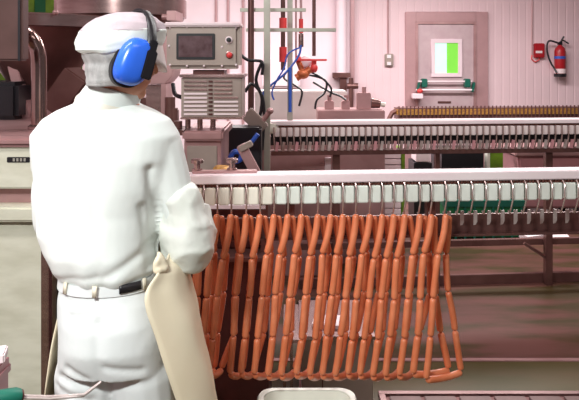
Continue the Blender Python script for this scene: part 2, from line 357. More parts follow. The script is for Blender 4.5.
for i, px in enumerate(reversed(tops)):
    if i == 0: lab = 'rightmost loop of linked sausages, wide open with long bottom link, hanging from conveyor'
    elif i == 20: lab = 'leftmost loop of linked sausages, mostly hidden behind the worker in white'
    else: lab = 'loop of linked orange sausages hanging from conveyor hook, %s from the right end' % ordn[i]
    hk = at1(px, 1.15, 0)
    e = thing('sausage_string', lab, 'sausages', hk, 'loops of linked sausages on the near conveyor')
    bx = bots[px]; dx = bx - px; rr = random.uniform
    r = .0114 + rr(-.0004, .0004)
    j = [rr(-3, 3) for _ in range(4)]
    x_ = [0, dx * .36 + rr(-1.5, 1), dx * .58 + rr(-1.5, 1.5), dx * .78 + rr(-1, 1), dx]
    yb = 374 + rr(-1.5, 2) + (6 if i == 0 else 0)
    ys = [214, 256 + j[0], 297 + j[1], 337 + j[2] + (2 if i == 0 else 0), yb]
    ds = [-.005, -.022, -.034, -.042, -.046]
    F_ = [RP(px + x_[k], ys[k], X1, Y1, ds[k]) for k in range(5)]
    if i == 0: bxs = [3, 0, 2, 9, 15]; yl = 370
    elif i == 1: bxs = [3, 4, 4, 9, 17]; yl = 368
    else:
        bxs = [4, 9.5 + rr(-2, 2), 7 + rr(-4, 3), 2 + rr(-3, 3), dx + 14 + rr(-1.5, 1.5)]; yl = 369 + rr(-1.5, 1.5)
    j = [rr(-3, 3) for _ in range(4)]
    yk = [216, 254 + j[0], 294 + j[1], 333 + j[2], yl]
    db = [.016, .045, .068, .080, .074] if i > 1 else [.014, .028, .035, .035, .03]
    B_ = [RP(px + bxs[k], yk[k], X1, Y1, db[k]) for k in range(5)]
    for k in range(4):
        link(F_[k], F_[k + 1], r, Vector((.0045 if k == 0 else rr(-.002, .002), -.002, 0)), 'sausage_link', e)
        link(B_[k], B_[k + 1], r, Vector((rr(-.002, .003), .002, 0)), 'sausage_link', e)
    link(F_[4] + Vector((.002, .004, -.006)), B_[4] + Vector((0, -.004, -.006)), r, Vector((0, 0, -.010 if i > 1 else -.006)), 'sausage_link', e)

# ------------------------------------------------------------------ middle conveyor
X2, Y2 = RP(270, 0, 0, 4.36).x, 4.36
def at2(px, z, dy=0): p = RP(px, 0, X2, Y2, dy); return Vector((p.x, p.y, z))
r2 = thing('hook_conveyor', 'second hook conveyor with empty hooks, between sausages and far wall', 'conveyor', at2(270, 0))
L0, L1 = at2(271, 0), at2(640, 0)
rbox(MB(), L0, L1, .14, 1.198, 1.227).build('top_profile', 'whitebar', r2, bevel=.004)
rbox(MB(), L0 + N * .02, L1 + N * .02, .10, 1.183, 1.198).build('drive_chain', 'chain', r2)
rbox(MB(), L0 + N * .07, L1 + N * .07, .02, 1.05, 1.183).build('back_plate', 'black', r2)  # black backing added to make the gaps between hooks dark
rbox(MB(), L0 + N * .01, L1 + N * .01, .09, .985, 1.018).build('lower_channel', 'steel_brown', r2, bevel=.003)
c = at2(270, 1.178, .05); MB().lathe([(.0, -.035), (.055, -.035), (.065, -.02), (.065, .035), (0, .035)], c, 20).build('end_wheel', 'cream', r2)
px = 274.0; i = 0
while px < 640 and i < 62:
    hk = MB(); p = at2(px, 1.188, -.02)
    hk.tube([p, p + Vector((0, 0, -.06)), p + Vector((.004, .02, -.13)), p + Vector((.006, .04, -.165))], .0055, 6)
    h_ = hk.build('hook', 'hook', r2)
    A, B = at2(px + 1, 0), at2(px + 5.5, 0); c = (A + B) / 2 + N * .03
    MB().box((c.x, c.y, 1.150), ((B - A).length, .06, .064), RU).build('guide_block', 'block2', r2, bevel=.004)
    p = at2(px + 3, 1.05, .0); MB().box(p, (.02, .012, .065), RU @ RY(8)).build('blade', 'blade' if i % 3 else 'pinkbin', h_)
    px += 6.55; i += 1
for px, wd in ((336, .05), (437, .03), (548, .05)):
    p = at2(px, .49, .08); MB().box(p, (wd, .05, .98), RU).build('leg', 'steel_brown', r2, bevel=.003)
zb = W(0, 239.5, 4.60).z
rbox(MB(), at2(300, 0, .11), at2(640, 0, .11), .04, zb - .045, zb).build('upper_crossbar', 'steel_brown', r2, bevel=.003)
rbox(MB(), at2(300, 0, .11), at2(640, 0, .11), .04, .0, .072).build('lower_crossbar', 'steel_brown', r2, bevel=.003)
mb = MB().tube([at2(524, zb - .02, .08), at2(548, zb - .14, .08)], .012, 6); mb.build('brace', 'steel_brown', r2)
# ------------------------------------------------------------------ far conveyor
X3, Y3 = RP(395, 0, 0, 7.6).x, 7.6
def at3(px, z, dy=0): p = RP(px, 0, X3, Y3, dy); return Vector((p.x, p.y, z))
r3 = thing('chain_conveyor', 'far conveyor with yellow-brown slatted chain in front of the door', 'conveyor', at3(395, 0))
L0, L1 = at3(398, 0), at3(640, 0)
rbox(MB(), L0, L1, .2, .985, 1.055).build('chain_band', 'yellow', r3)
rbox(MB(), L0 + N * .01, L1 + N * .01, .2, 1.055, 1.068).build('top_edge', 'steel_brown', r3)
rbox(MB(), L0 + N * .01, L1 + N * .01, .2, .93, .985).build('side_rail', 'steel_brown', r3)
px = 399; i = 0
while px < 640 and i < 62:
    p = at3(px, 1.0, -.012); MB().box(p, (.012, .014, .19), RU).build('chain_pin', 'steel_brown', r3); px += 3.9; i += 1
mb = MB(); mb.tube([at3(400, 1.06, .1), at3(392, 1.0, .1), at3(388, .9, .1)], .03, 8); mb.build('end_ramp', 'steel_brown', r3)
for px in (420, 520, 610): MB().box(at3(px, .47, .1), (.06, .06, .94), RU).build('leg', 'steel_brown', r3)

# ------------------------------------------------------------------ things between the rails
def bspan(px0, px1, py0, py1, D, dep, zmin=None):
    a, b = W(px0, py0, D), W(px1, py1, D)
    return MB().span(a.x, b.x, D, D + dep, b.z if zmin is None else zmin, a.z)
def gbox(name, label, cat, px0, px1, py0, D, dep, m, bevel=.01):
    return tag(bspan(px0, px1, py0, 0, D, dep, 0.0).build(name, m, bevel=bevel), label, cat)
o = thing('control_cabinet', 'pink-grey steel cabinet with black square window under second conveyor', 'cabinet', W(358, 0, 5.4).xy.to_3d())
bspan(345, 373, 150, 0, 5.4, .35, 0).build('body', 'steel_brown', o, bevel=.006)
bspan(358, 368, 154, 165, 5.39, .012).build('window', 'black', o)
o = thing('stacked_crate_unit', 'pale pink stack of trays with green side strip under second conveyor', 'crate stack', W(388, 0, 5.6).xy.to_3d())
for k in range(12): bspan(374, 401, 153 + k * 6.2, 158.4 + k * 6.2, 5.6, .3).build('tray', 'paper', o, bevel=.004)
bspan(401.5, 405, 150, 0, 5.6, .3, 0).build('side_strip', 'curtain', o)
bspan(374, 401, 228, 0, 5.6, .3, 0).build('base', 'steel_brown', o)
o = thing('waste_bin', 'pale pink square bin on black stand beneath second conveyor', 'bin', W(422, 0, 5.7).xy.to_3d())
bspan(416, 430, 151, 162, 6.3, .25).build('tray', 'paper', o, bevel=.006); bspan(414, 432, 163, 0, 6.3, .3, 0).build('stand', 'black', o)
gbox('machine_housing', 'large black machine housing standing behind the second conveyor', 'machine', 442, 484, 152, 6.3, .5, 'black')
o = thing('panel_stack', 'cream edged green board standing behind second conveyor', 'board', W(494, 0, 5.7).xy.to_3d())
bspan(487.5, 490, 150, 0, 6.3, .1, 0).build('edge', 'cream', o); bspan(490, 503, 150, 0, 6.31, .08, 0).build('face', 'curtain', o)
o = thing('meat_bin', 'large pinkish brown wheeled tub behind the second conveyor at right', 'tub', W(545, 0, 5.6).xy.to_3d())
a, b = W(519, 156, 6.2), W(600, 200, 6.2)
def rect(cx, cy, hx, hy, z): return [Vector((cx + s * hx, cy + t * hy, z)) for s, t in ((-1, -1), (1, -1), (1, 1), (-1, 1))]
mcx = (a.x + b.x) / 2; mh = (b.x - a.x) / 2
MB().loft([rect(mcx, 6.6, mh * .82, .28, .15), rect(mcx, 6.6, mh, .38, a.z)]).build('tub_body', 'pinkbin', o, bevel=.02)
MB().loft([rect(mcx, 6.6, mh + .04, .42, a.z), rect(mcx, 6.6, mh + .04, .42, a.z + .05)]).build('rim', 'steel_pink', o, bevel=.01)
for s in (-1, 1):
    for t in (-1, 1): MB().cyl((mcx + s * mh * .7 - .02, 6.6 + t * .2, .075), (mcx + s * mh * .7 + .02, 6.6 + t * .2, .075), .075, 16).build('wheel', 'black', o)
MB().span(mcx - mh * .75, mcx + mh * .75, 6.4, 6.8, .13, .16).build('base_frame', 'steel_brown', o)
# green crate behind the near conveyor
o = thing('green_crate', 'green plastic crate on the floor below second conveyor', 'crate', W(484, 0, 5.3).xy.to_3d())
a, b = W(445, 200, 5.72), W(523, 243, 5.72)
MB().span(a.x, b.x, 5.72, 6.1, 0.02, a.z).build('crate_body', 'green', o, bevel=.015)
mb = MB().span(a.x - .015, b.x + .015, 5.70, 6.12, a.z - .06, a.z)
for k in range(9): mb.span(a.x + k * (b.x - a.x) / 8.3, a.x + k * (b.x - a.x) / 8.3 + .02, 5.705, 5.72, 0.0, a.z - .06)
mb.build('crate_ribs', 'greendk', o, bevel=.004)
o = tag(MB().box(W(532, 236, 4.76), (.16, .1, .03), RZ(20)).box(W(560, 237.5, 4.76) , (.13, .1, .025), RZ(-12)).build('cardboard_sheet', 'paper'), 'crumpled pale pink paper caught on lower crossbar of second conveyor', 'paper')
# cable loop on floor
pts = [Vector((W(325, 0, 4.05).x + .21 * math.cos(t), 4.05 + .2 * math.sin(t), .02)) for t in [k * .3 - 2.9 for k in range(19)]]
tag(MB().tube(pts, .018, 8).build('hose', 'black'), 'black hose loop lying on the floor behind the sausages', 'hose')

# cabinets behind the sausages
o = thing('machine_cabinet', 'dark maroon steel machine cabinet behind worker and sausages', 'cabinet', (-.5, 2.75, 0))
MB().span(-.94, -.085, 2.52, 3.0, .05, .845).build('body', 'maroon', o, bevel=.006)
MB().span(-.94, -.085, 2.50, 3.02, .845, .86).build('top_plate', 'steel_brown', o, bevel=.003)
for x in (-.9, -.12):
    for y in (2.56, 2.96): MB().cyl((x, y, 0), (x, y, .05), .02, 10).build('foot', 'black', o)
for x in (-.66, -.37): MB().span(x, x + .006, 2.514, 2.52, .06, .84).build('door_seam', 'steel_brown', o)
o = thing('cutting_unit', 'dark drive unit with pale bars on the maroon cabinet behind sausages', 'machine', (-.45, 2.7, .86))
MB().span(-.42, -.12, 2.62, 2.95, .86, 1.12).build('housing', 'steel_dark', o, bevel=.01)
MB().span(-.44, -.10, 2.58, 2.6, .965, .985).span(-.44, -.10, 2.58, 2.6, 1.04, 1.055).build('guard_bar', 'whitebar', o)
MB().span(-.45, -.42, 2.58, 2.95, .86, 1.08).build('side_plate', 'steel_brown', o); MB().span(-.12, -.09, 2.58, 2.95, .86, 1.08).build('side_plate', 'steel_brown', o)
MB().lathe([(0, 0), (.04, 0), (.04, .06), (.03, .07), (0, .07)], (-.3, 2.75, 1.12), 18).build('cap', 'yellow', o)
o = thing('steel_cabinet', 'low grey steel cabinet on floor behind the white tub', 'cabinet', (.2, 3.1, 0))
MB().span(W(302, 0, 2.9).x, W(373, 0, 2.9).x, 2.9, 3.3, .03, .36).build('body', 'grey', o, bevel=.005)
MB().span(W(300, 0, 2.9).x, W(375, 0, 2.9).x, 2.88, 3.32, .36, .375).build('top_plate', 'steel', o, bevel=.002)
MB().span(W(322, 0, 2.9).x, W(323, 0, 2.9).x, 2.895, 2.9, .04, .35).build('door_seam', 'steel_dark', o)
for px in (283, 290): MB().span(W(px, 0, 2.88).x, W(px + 3, 0, 2.88).x, 2.88, 2.9, .006, .375).build('frame_post', 'steel', o)
MB().span(W(283, 0, 2.88).x, W(300, 0, 2.88).x, 2.88, 3.3, .345, .36).build('frame_rail', 'steel', o); MB().span(W(300, 0, 2.88).x, W(373, 0, 2.88).x, 2.9, 3.3, .006, .03).build('frame_rail', 'steel', o)
tag(MB().box((W(331, 0, 3.0).x, 3.02, .385), (.17, .12, .018), RZ(-8)).build('paper_sheet', 'paper'), 'pale pink folded sheets on top of low grey cabinet', 'paper')
# second brown machine beneath the middle conveyor left
o = thing('motor_cabinet', 'brown steel machine base beneath left end of second conveyor', 'machine', W(305, 0, 4.9).xy.to_3d())
bspan(262, 330, 137, 0, 4.75, .27, 0).build('body', 'steel_pink', o, bevel=.01)
bspan(325, 331, 158, 200, 4.7, .04).build('handle', 'whitebar', o)
bspan(268, 268.8, 140, 230, 4.745, .01).build('seam', 'steel_dark', o)
# motors on middle conveyor
def motor(px0, px1, py, D, label, cyl=False):
    o = thing('motor_box', label, 'motor', W((px0 + px1) / 2, 109, D))
    bspan(px0, px1, py, 110.2, D, .1).build('housing', 'steel_pink', o, bevel=.006)
    a = W((px0 + px1) / 2, py, D + .05); MB().cyl(a, a + Vector((0, 0, .05)), .018, 12).build('cable_gland', 'steel_pink', o)
    if cyl: MB().cyl(W(px1, 103, D + .05), W(px1 + 9, 104, D + .05), .045, 18, .035).build('drum', 'steel_brown', o); MB().cyl(W(px1 + 9, 104, D + .05), W(px1 + 14, 105, D + .05), .02, 12).build('shaft', 'cream', o)
    return o
o = tag(bspan(318, 385, 110.5, 0, 5.05, .33, 0).build('side_table', 'steel_pink', bevel=.006), 'pale steel bench carrying the motor boxes behind left end of second conveyor', 'bench')
ztab = W(0, 109.5, 5.05).z
motor(325, 334, 101, 5.15, 'small pale motor box with black cable, left of two on the bench')
motor(342, 350, 101, 5.15, 'small pale motor box with cable beside larger brown motor')
motor(357, 371, 93, 5.15, 'largest motor box with brown round drum on the bench', True)
mb = MB()
for pts in ([(311, 72), (322, 78), (331, 88), (330, 97)], [(313, 82), (330, 92), (340, 96), (346, 100)], [(305, 74), (325, 80), (325, 92), (317, 100), (315, 109)], [(288, 70), (284, 78), (296, 86), (302, 92), (299, 106)]):
    mb.stube([W(x, y, 5.12) for x, y in pts], .009, 6)
tag(mb.build('cable_bundle', 'black'), 'black cables curving down from the valve to the motor boxes', 'cable')
tag(bspan(255, 347, 91, 121, 5.6, .3, ).build('lit_cabinet', 'whiteplas', bevel=.01), 'box behind the black cables, coloured bright white for the light on it', 'cabinet')  # the light falling on this box is put into its white colour
bpy.data.objects['lit_cabinet'].name = 'white_cabinet'
tag(bspan(250, 340, 121.6, 0, 5.55, .4, 0).build('cabinet', 'steel_pink', bevel=.01), 'pink steel base cabinet below the bright white box', 'cabinet')
o = tag(bspan(262, 300, 57, 88, 9.2, .24).build('electrical_cabinet', 'wall2', bevel=.03), 'pale pink rounded cabinet on the back wall behind the posts', 'cabinet')

# ------------------------------------------------------------------ pipe frame
fr_ = thing('steel_rack', 'tall steel post frame with crossbars behind control screen', 'rack', W(267, 0, 3.9).xy.to_3d())
def post(px, D, wd, m, name='post', z0=0, z1=3.58):
    c = W(px, 0, D); MB().span(c.x - wd / 2, c.x + wd / 2, D - wd / 2, D + wd / 2, z0, z1).build(name, m, fr_, bevel=.003)
post(267, 3.9, .04, 'postgreen'); post(290, 4.46, .038, 'postgreen', z0=1.227)
MB().cyl((W(251, 0, 4.0).x, 4.0, 0), (W(251, 0, 4.0).x, 4.0, 3.58), .02, 12).build('post', 'steel_brown', fr_)
for y, a, b in ((10, 240, 306), (30, 246, 336)):
    p, q = W(a, y - 1.8, 4.05), W(b, y + 1.8, 4.05); MB().span(p.x, q.x, 4.04, 4.06, q.z, p.z).build('crossbar', 'postgreen', fr_, bevel=.002)
def pipe(name, label, px, D, r, y0, m, joints=(), red='redh'):
    o = thing(name, label, 'pipe', W(px, y0, D))
    MB().cyl(W(px, y0, D), Vector((W(px, 0, D).x, D, 3.59)), r, 10).build('tube', m, o)
    for a, b in joints: MB().cyl(W(px, a, D), W(px, b, D), r * 1.7, 10).build('joint', red, o)
    return o
pipe('water_pipe', 'brown vertical pipe with two red joints left of the rear post', 283, 4.4, .016, 70, 'steel_brown', ((18, 30), (47, 62)))
pipe('water_pipe', 'thin vertical pipe with one long red joint at middle', 301, 4.4, .009, 36, 'trim', ((19, 33),))
MB().cyl(W(301, 34, 4.4), W(301, 47, 4.4), .018, 12).build('coupling', 'steel', bpy.data.objects['water_pipe.001'])
pipe('water_pipe', 'bare vertical pipe leading to the red-handled valve', 314, 4.4, .013, 56, 'steel_brown')
pipe('water_pipe', 'thinnest bare pipe between the two posts and red joint', 296, 4.6, .007, 62, 'trim')
o = thing('gas_valve', 'orange brass valve with long red lever handle on pipe', 'valve', W(305, 78, 4.4))
MB().ell(W(303, 74, 4.4), (.045, .04, .036)).cyl(W(296, 78, 4.4), W(311, 69, 4.4), .026, 12).cyl(W(298, 60, 4.4), W(303, 73, 4.4), .02, 10).build('valve_body', 'orange', o)
MB().ell(W(314, 68, 4.38), (.027, .027, .034)).cyl(W(314, 60, 4.38), W(314, 68, 4.38), .018, 10).build('valve_cap', 'redh', o); MB().ell(W(298, 59, 4.38), (.022, .022, .028)).build('valve_cap', 'redh', o)
MB().box(W(312, 60, 4.35), (.21, .014, .014)).build('lever', 'redh', o, bevel=.003)
MB().ell(W(305, 62, 4.42), (.05, .03, .045)).build('gauge', 'wall2', o)
mb = MB()
for pts, rr_ in (([(301, 45), (299, 55), (290, 68), (280, 78), (270, 86), (263, 94), (266, 104)], .009), ([(290, 68), (290, 90), (290, 112)], .014), ([(301, 47), (288, 54), (284, 68), (277, 80), (272, 92), (274, 100)], .007)):
    mb.stube([W(x, y, 4.1) for x, y in pts], rr_ * .8, 6)
tag(mb.build('cable_bundle', 'bluecable'), 'blue cables hanging from the pipes down to conveyor', 'cable')
mb = MB()
for pts in ([(240, 54), (248, 60), (262, 62), (262, 75)], [(245, 92), (252, 84), (262, 96), (264, 118), (262, 150)], [(262, 62), (256, 80), (262, 100), (257, 130)]):
    mb.stube([W(x, y, 3.83) for x, y in pts], .010, 8)
tag(mb.build('hose_bundle', 'black'), 'black hoses hanging beside the front post', 'hose')
o = thing('junction_box', 'tilted grey junction box fixed on the front post', 'box', W(255, 121, 3.75))
MB().box(W(255, 121, 3.75), (.15, .06, .085), RY(46)).build('box', 'grey', o, bevel=.006)
MB().cyl(W(262, 122, 3.74), W(270, 111, 3.74), .016, 10).ell(W(270, 111, 3.74), (.022, .02, .02)).build('lever', 'steel_pink', o)
o = thing('clamp_arm', 'tilted pink steel arm behind rail, beside blue hose', 'bracket', W(250, 172, 3.2))
MB().box(W(250, 162, 3.2), (.05, .05, .20), RY(-28)).build('arm', 'steel_pink', o, bevel=.004)
MB().box(W(246, 146, 3.19), (.07, .06, .03), RY(-28)).build('cap', 'grey', o, bevel=.004)
tag(MB().stube([W(230, 158, 3.25), W(234, 152, 3.25), W(241, 153, 3.25), W(240, 160, 3.25), W(232, 162, 3.25)], .014, 8).stube([W(240, 153, 3.25), W(250, 144, 3.25), W(258, 134, 3.25)], .012, 8).build('air_hose', 'bluecable'), 'coiled blue air hose beside the tilted steel arm', 'hose')
tag(bspan(223, 261, 128, 0, 3.58, .2, 0).build('machine_housing', 'black', bevel=.01), 'black machine housing behind blue hose, right of steel pedestal', 'machine')

# ------------------------------------------------------------------ control pedestal
DH = 3.0; s = F / DH
o = thing('control_pedestal', 'grey control pedestal with touch screen above louvred vent box', 'control panel', W(204, 0, 3.2).xy.to_3d())
bx_ = bspan(184, 221, 140, 0, 3.06, .4, 0).build('base_cabinet', 'steel_pink', o, bevel=.006)
bspan(182, 223, 131, 141, 3.02, .5).build('worktop', 'steel_pink', o, bevel=.01)
bspan(187, 217, 146, 200, 3.05, .012).build('cabinet_door', 'grey', o, bevel=.003)
for px in (188, 200, 213): MB().cyl(W(px, 131, 3.15), W(px, 119, 3.15), .014, 12).build('strut', 'steel', o)
MB().cyl(W(178, 131, 3.15), W(178, 121, 3.15), .022, 14).build('strut', 'steel_brown', o); MB().span(W(173, 0, 3.1).x, W(184, 0, 3.1).x, 3.08, 3.3, W(0, 135, 3.1).z, W(0, 130, 3.1).z).build('bracket', 'steel_brown', o)
vb = bspan(181, 242, 77, 118, 3.04, .22).build('vent_box', 'grey', o, bevel=.006)
bspan(179, 244, 74.5, 77.5, 3.02, .26).span(W(180, 0, 3.02).x, W(243, 0, 3.02).x, 3.02, 3.27, W(0, 119.5, 3.02).z, W(0, 117.5, 3.02).z).build('vent_rim', 'steel', vb, bevel=.003)
for k in range(9):
    y = 80.5 + k * 4.1
    a, b = W(184, y, 3.035), W(207, y + 1.8, 3.035); MB().span(a.x, b.x, 3.03, 3.042, b.z, a.z).build('louvre', 'whitebar' if k > 2 else 'steel', vb)
    a, b = W(214, y, 3.035), W(238 if k > 3 else 232, y + 1.6, 3.035); MB().span(a.x, b.x, 3.03, 3.042, b.z, a.z).build('louvre', 'whitebar' if k > 4 else 'steel', vb)
    if k % 1 == 0:
        a, b = W(208.5, y, 3.033), W(212.5, y + 1.8, 3.033); MB().span(a.x, b.x, 3.03, 3.042, b.z, a.z).build('vent_slot', 'steel_dark', vb)
bspan(193, 224, 70, 75, 3.05, .15).build('neck', 'steel_dark', o)
a, b = W(166, 22, DH), W(239.5, 69, DH); cc = (a + b) / 2
hm = MB().box((cc.x, DH + .09, cc.z), (b.x - a.x, .18, a.z - b.z)).build('screen_housing', 'grey', o, bevel=.018)
MB().box((cc.x, DH + .08, a.z - .012), (b.x - a.x + .012, .2, .022)).build('housing_lid', 'whitebar', hm, bevel=.006)
a, b = W(176.5, 33.5, DH), W(215, 59.5, DH)
sc = MB().span(a.x, b.x, DH - .008, DH + .01, b.z, a.z).build('screen_bezel', 'black', hm, bevel=.003)
MB().span(a.x + .012, b.x - .012, DH - .011, DH - .007, b.z + .012, a.z - .012).build('screen', 'screen', sc)
p = W(229, 40, DH)
MB().lathe([(.016, 0), (.018, -.008), (.012, -.010)], p, 20, 'y').build('selector_ring', 'whitebar', hm); MB().lathe([(.012, -.008), (.011, -.02), (0, -.021)], p, 20, 'y').build('selector_knob', 'black', hm)
p = W(229.5, 55, DH)
MB().lathe([(.017, 0), (.018, -.006), (.013, -.008)], p, 20, 'y').build('button_ring', 'steel', hm); MB().lathe([(.014, -.006), (.013, -.018), (.008, -.022), (0, -.023)], p, 20, 'y').build('stop_button', 'redh', hm)
mb = MB()
for x, y in ((170, 28), (187, 27), (203, 27), (221, 27), (236, 28), (169, 46), (170, 65), (187, 66), (204, 66), (222, 66), (236, 65), (222, 47)):
    mb.ell(W(x, y, DH), (.006, .006, .006), nu=8, nv=6)
mb.build('screws', 'whitebar', hm)
# small lamp/cylinder above housing


# ------------------------------------------------------------------ left filling machine
fm = thing('filling_machine', 'steel filling machine with hopper, left of the worker', 'machine', (-1.4, 2.8, 0))
MB().span(-1.9, -.95, 2.4, 3.6, .05, W(0, 222, 2.4).z).build('lower_cabinet', 'steel_green', fm, bevel=.01)
MB().span(-1.9, -.935, 2.36, 3.6, W(0, 221, 2.38).z, W(0, 206, 2.38).z).build('ledge', 'steel_green', fm, bevel=.008)
MB().span(-1.9, -.95, 2.44, 3.6, W(0, 206, 2.4).z, W(0, 189, 2.4).z).build('shadow_gap', 'steel_pink', fm)
pn = MB().span(-1.9, -.95, 2.38, 3.6, W(0, 189, 2.38).z, W(0, 147, 2.38).z).build('front_panel', 'steel_green', fm, bevel=.006)
a, b = W(7, 157, 2.38), W(30, 162.5, 2.38)
mb = MB(); mb.span(a.x, b.x, 2.377, 2.384, b.z, a.z); sl = mb.build('display_slot', 'black', pn, bevel=.002)
for k in range(4): q = W(14 + k * 3.6, 159.8, 2.376); MB().span(q.x - .0045, q.x + .0035, 2.375, 2.378, q.z - .006, q.z + .006).build('digit', 'postgreen', sl)
MB().span(-1.9, -.94, 2.36, 3.6, W(0, 147, 2.38).z, W(0, 136, 2.38).z).build('top_plate', 'steel_pink', fm, bevel=.015)
MB().span(-.955, -.925, 2.38, 2.42, .05, W(0, 222, 2.4).z).build('corner_post', 'steel', fm, bevel=.003)
for x in (-1.8, -1.0):
    for y in (2.5, 3.5): MB().cyl((x, y, 0), (x, y, .05), .03, 12).build('foot', 'black', fm)
ztop = W(0, 136, 2.38).z
hc = Vector((W(40, 0, 3.3).x, 3.3, 0)); s3 = 3.3 / F
def zz(y, D): return H - (y - HY) * D / F
hz1, hz0 = zz(12, 2.94), zz(26, 2.94)
MB().lathe([(.10, zz(98, 3.3)), (.345, hz0), (.36, hz0), (.36, hz1), (.35, hz1), (.34, hz0 + .01), (.09, zz(96, 3.3))], hc, 48).build('hopper', 'steel_brown', fm)
MB().lathe([(.358, hz0), (.372, hz0 + .005), (.372, hz1 - .005), (.358, hz1)], hc, 48).build('hopper_rim', 'steel', fm)
MB().lathe([(.10, ztop), (.10, zz(97, 3.3))], hc, 24).box(hc + Vector((0, 0, ztop + .03)), (.26, .26, .06)).build('hopper_neck', 'steel_pink', fm)
MB().box(W(22, 88, 3.15), (.05, .1, .36), RY(-14)).build('hopper_brace', 'steel_pink', fm, bevel=.004)
MB().box(W(70, 92, 3.1), (.13, .2, .22), RY(35)).build('chute', 'steel_brown', fm, bevel=.008)
MB().cyl(W(55.5, 14, 2.95), W(55.5, -8, 2.95), .007, 8).ell(W(55.5, 12.5, 2.93), (.014, .014, .014)).build('lid_rod', 'steel_pink', fm)
MB().span(-1.9, W(17, 0, 3.0).x, 3.0, 3.3, ztop, W(0, 82, 3.0).z).build('dark_housing', 'black', fm, bevel=.02)
o = thing('swivel_screen', 'dark brown flat screen box on bent steel pipe, top left', 'screen', W(39, 130, 2.6))
mp = [W(39, 131, 2.62), W(39, 100, 2.62), W(39, 64, 2.62), W(37.5, 50, 2.62), W(33, 40, 2.61), W(26, 33, 2.60), W(15, 30, 2.52), W(0, 30, 2.40)]
MB().stube(mp, .0315, 20).build('bent_pipe', 'pipe', o)
MB().lathe([(.045, 0), (.045, .012), (.034, .02)], Vector((mp[0].x, mp[0].y, ztop)), 20).build('pipe_flange', 'steel', o)
a, b = W(-60, -60, 2.3), W(22.5, 61, 2.3)
MB().box(((a.x + b.x) / 2, 2.33, (a.z + b.z) / 2), (b.x - a.x, .06, a.z - b.z), RZ(0)).build('screen_case', 'case', o, bevel=.008)
MB().span(b.x - .016, b.x - .008, 2.296, 2.3, b.z, a.z).build('case_seam', 'black', o)
# green curtain behind
o = thing('strip_curtain', 'green plastic strip curtain behind the hopper', 'curtain', W(30, 0, 5.4).xy.to_3d())
for k in range(9):
    x = W(-20 + k * 12, 0, 5.4).x; MB().box((x, 5.4 + .01 * (k % 2), 1.5), (.11, .006, 2.9)).build('strip', 'curtain' if k % 2 == 0 else 'green', o)
MB().span(W(-30, 0, 5.4).x, W(90, 0, 5.4).x, 5.37, 5.43, 2.95, 3.0).build('curtain_rail', 'steel', o)
MB().span(W(-30, 0, 5.4).x, W(-26, 0, 5.4).x, 5.37, 5.43, 0, 2.95).span(W(86, 0, 5.4).x, W(90, 0, 5.4).x, 5.37, 5.43, 0, 2.95).build('curtain_frame', 'steel', o)
# big vat
o = thing('mixing_vat', 'big brown steel conical vat behind the worker\'s head', 'vat', (W(120, 0, 4.3).x, 4.3, 0))
vc = Vector((W(122, 0, 4.3).x, 4.3, 0)); r_ = 62 * 4.3 / F
MB().lathe([(.09, zz(98, 4.3)), (.13, zz(90, 4.3)), (r_, zz(13, 3.87)), (r_, zz(-40, 4.3)), (r_ - .02, zz(-40, 4.3)), (r_ - .03, zz(10, 3.87)), (.1, zz(88, 4.3))], vc, 56).build('cone', 'vat', o)
MB().lathe([(r_ - .01, zz(14, 3.87)), (r_ + .012, zz(13, 3.87)), (r_ + .012, zz(-6, 3.87)), (r_ - .01, zz(-7, 3.87))], vc, 56).build('rim', 'steel', o)
MB().lathe([(.30, .02), (.30, .04), (.2, .06), (.2, zz(97, 4.3))], vc, 32).build('stand', 'steel_brown', o)
MB().cyl(W(162, 17, 3.8), W(171, 17, 3.8), .018, 12, .022).box(W(175, 17, 3.9), (.055, .26, .06)).build('spray_nozzle', 'steel_pink', o, bevel=.002)
o = thing('grinder_housing', 'pale pink steel grinder housing between worker\'s face and vent box', 'machine', W(163, 0, 3.5).xy.to_3d())
MB().loft([[W(148, 84, 3.5), W(165, 84, 3.5), W(172, 76, 3.5), W(175, 62, 3.5), W(176, 44, 3.5), W(168, 34, 3.5), W(148, 60, 3.5)], [v + Vector((0, .25, 0)) for v in (W(148, 84, 3.5), W(165, 84, 3.5), W(172, 76, 3.5), W(175, 62, 3.5), W(176, 44, 3.5), W(168, 34, 3.5), W(148, 60, 3.5))]]).build('hood', 'steel_pink', o, bevel=.004)
bspan(146, 161, 85, 112, 3.54, .2).build('inner_plate', 'steel', o); bspan(161, 166, 84, 118, 3.5, .2).build('column', 'steel_pink', o)
bspan(140, 170, 112, 0, 3.52, .3, 0).build('base', 'steel_brown', o, bevel=.01)
MB().cyl(W(170, 97, 3.5), W(170, 118, 3.5), .03, 14).cyl(W(174, 108, 3.5), W(174, 122, 3.5), .022, 14).build('fitting', 'steel_brown', o)
MB().stube([W(173, 84, 3.5), W(175, 94, 3.45), W(181, 97, 3.4)], .012, 8).build('hose', 'black', o)

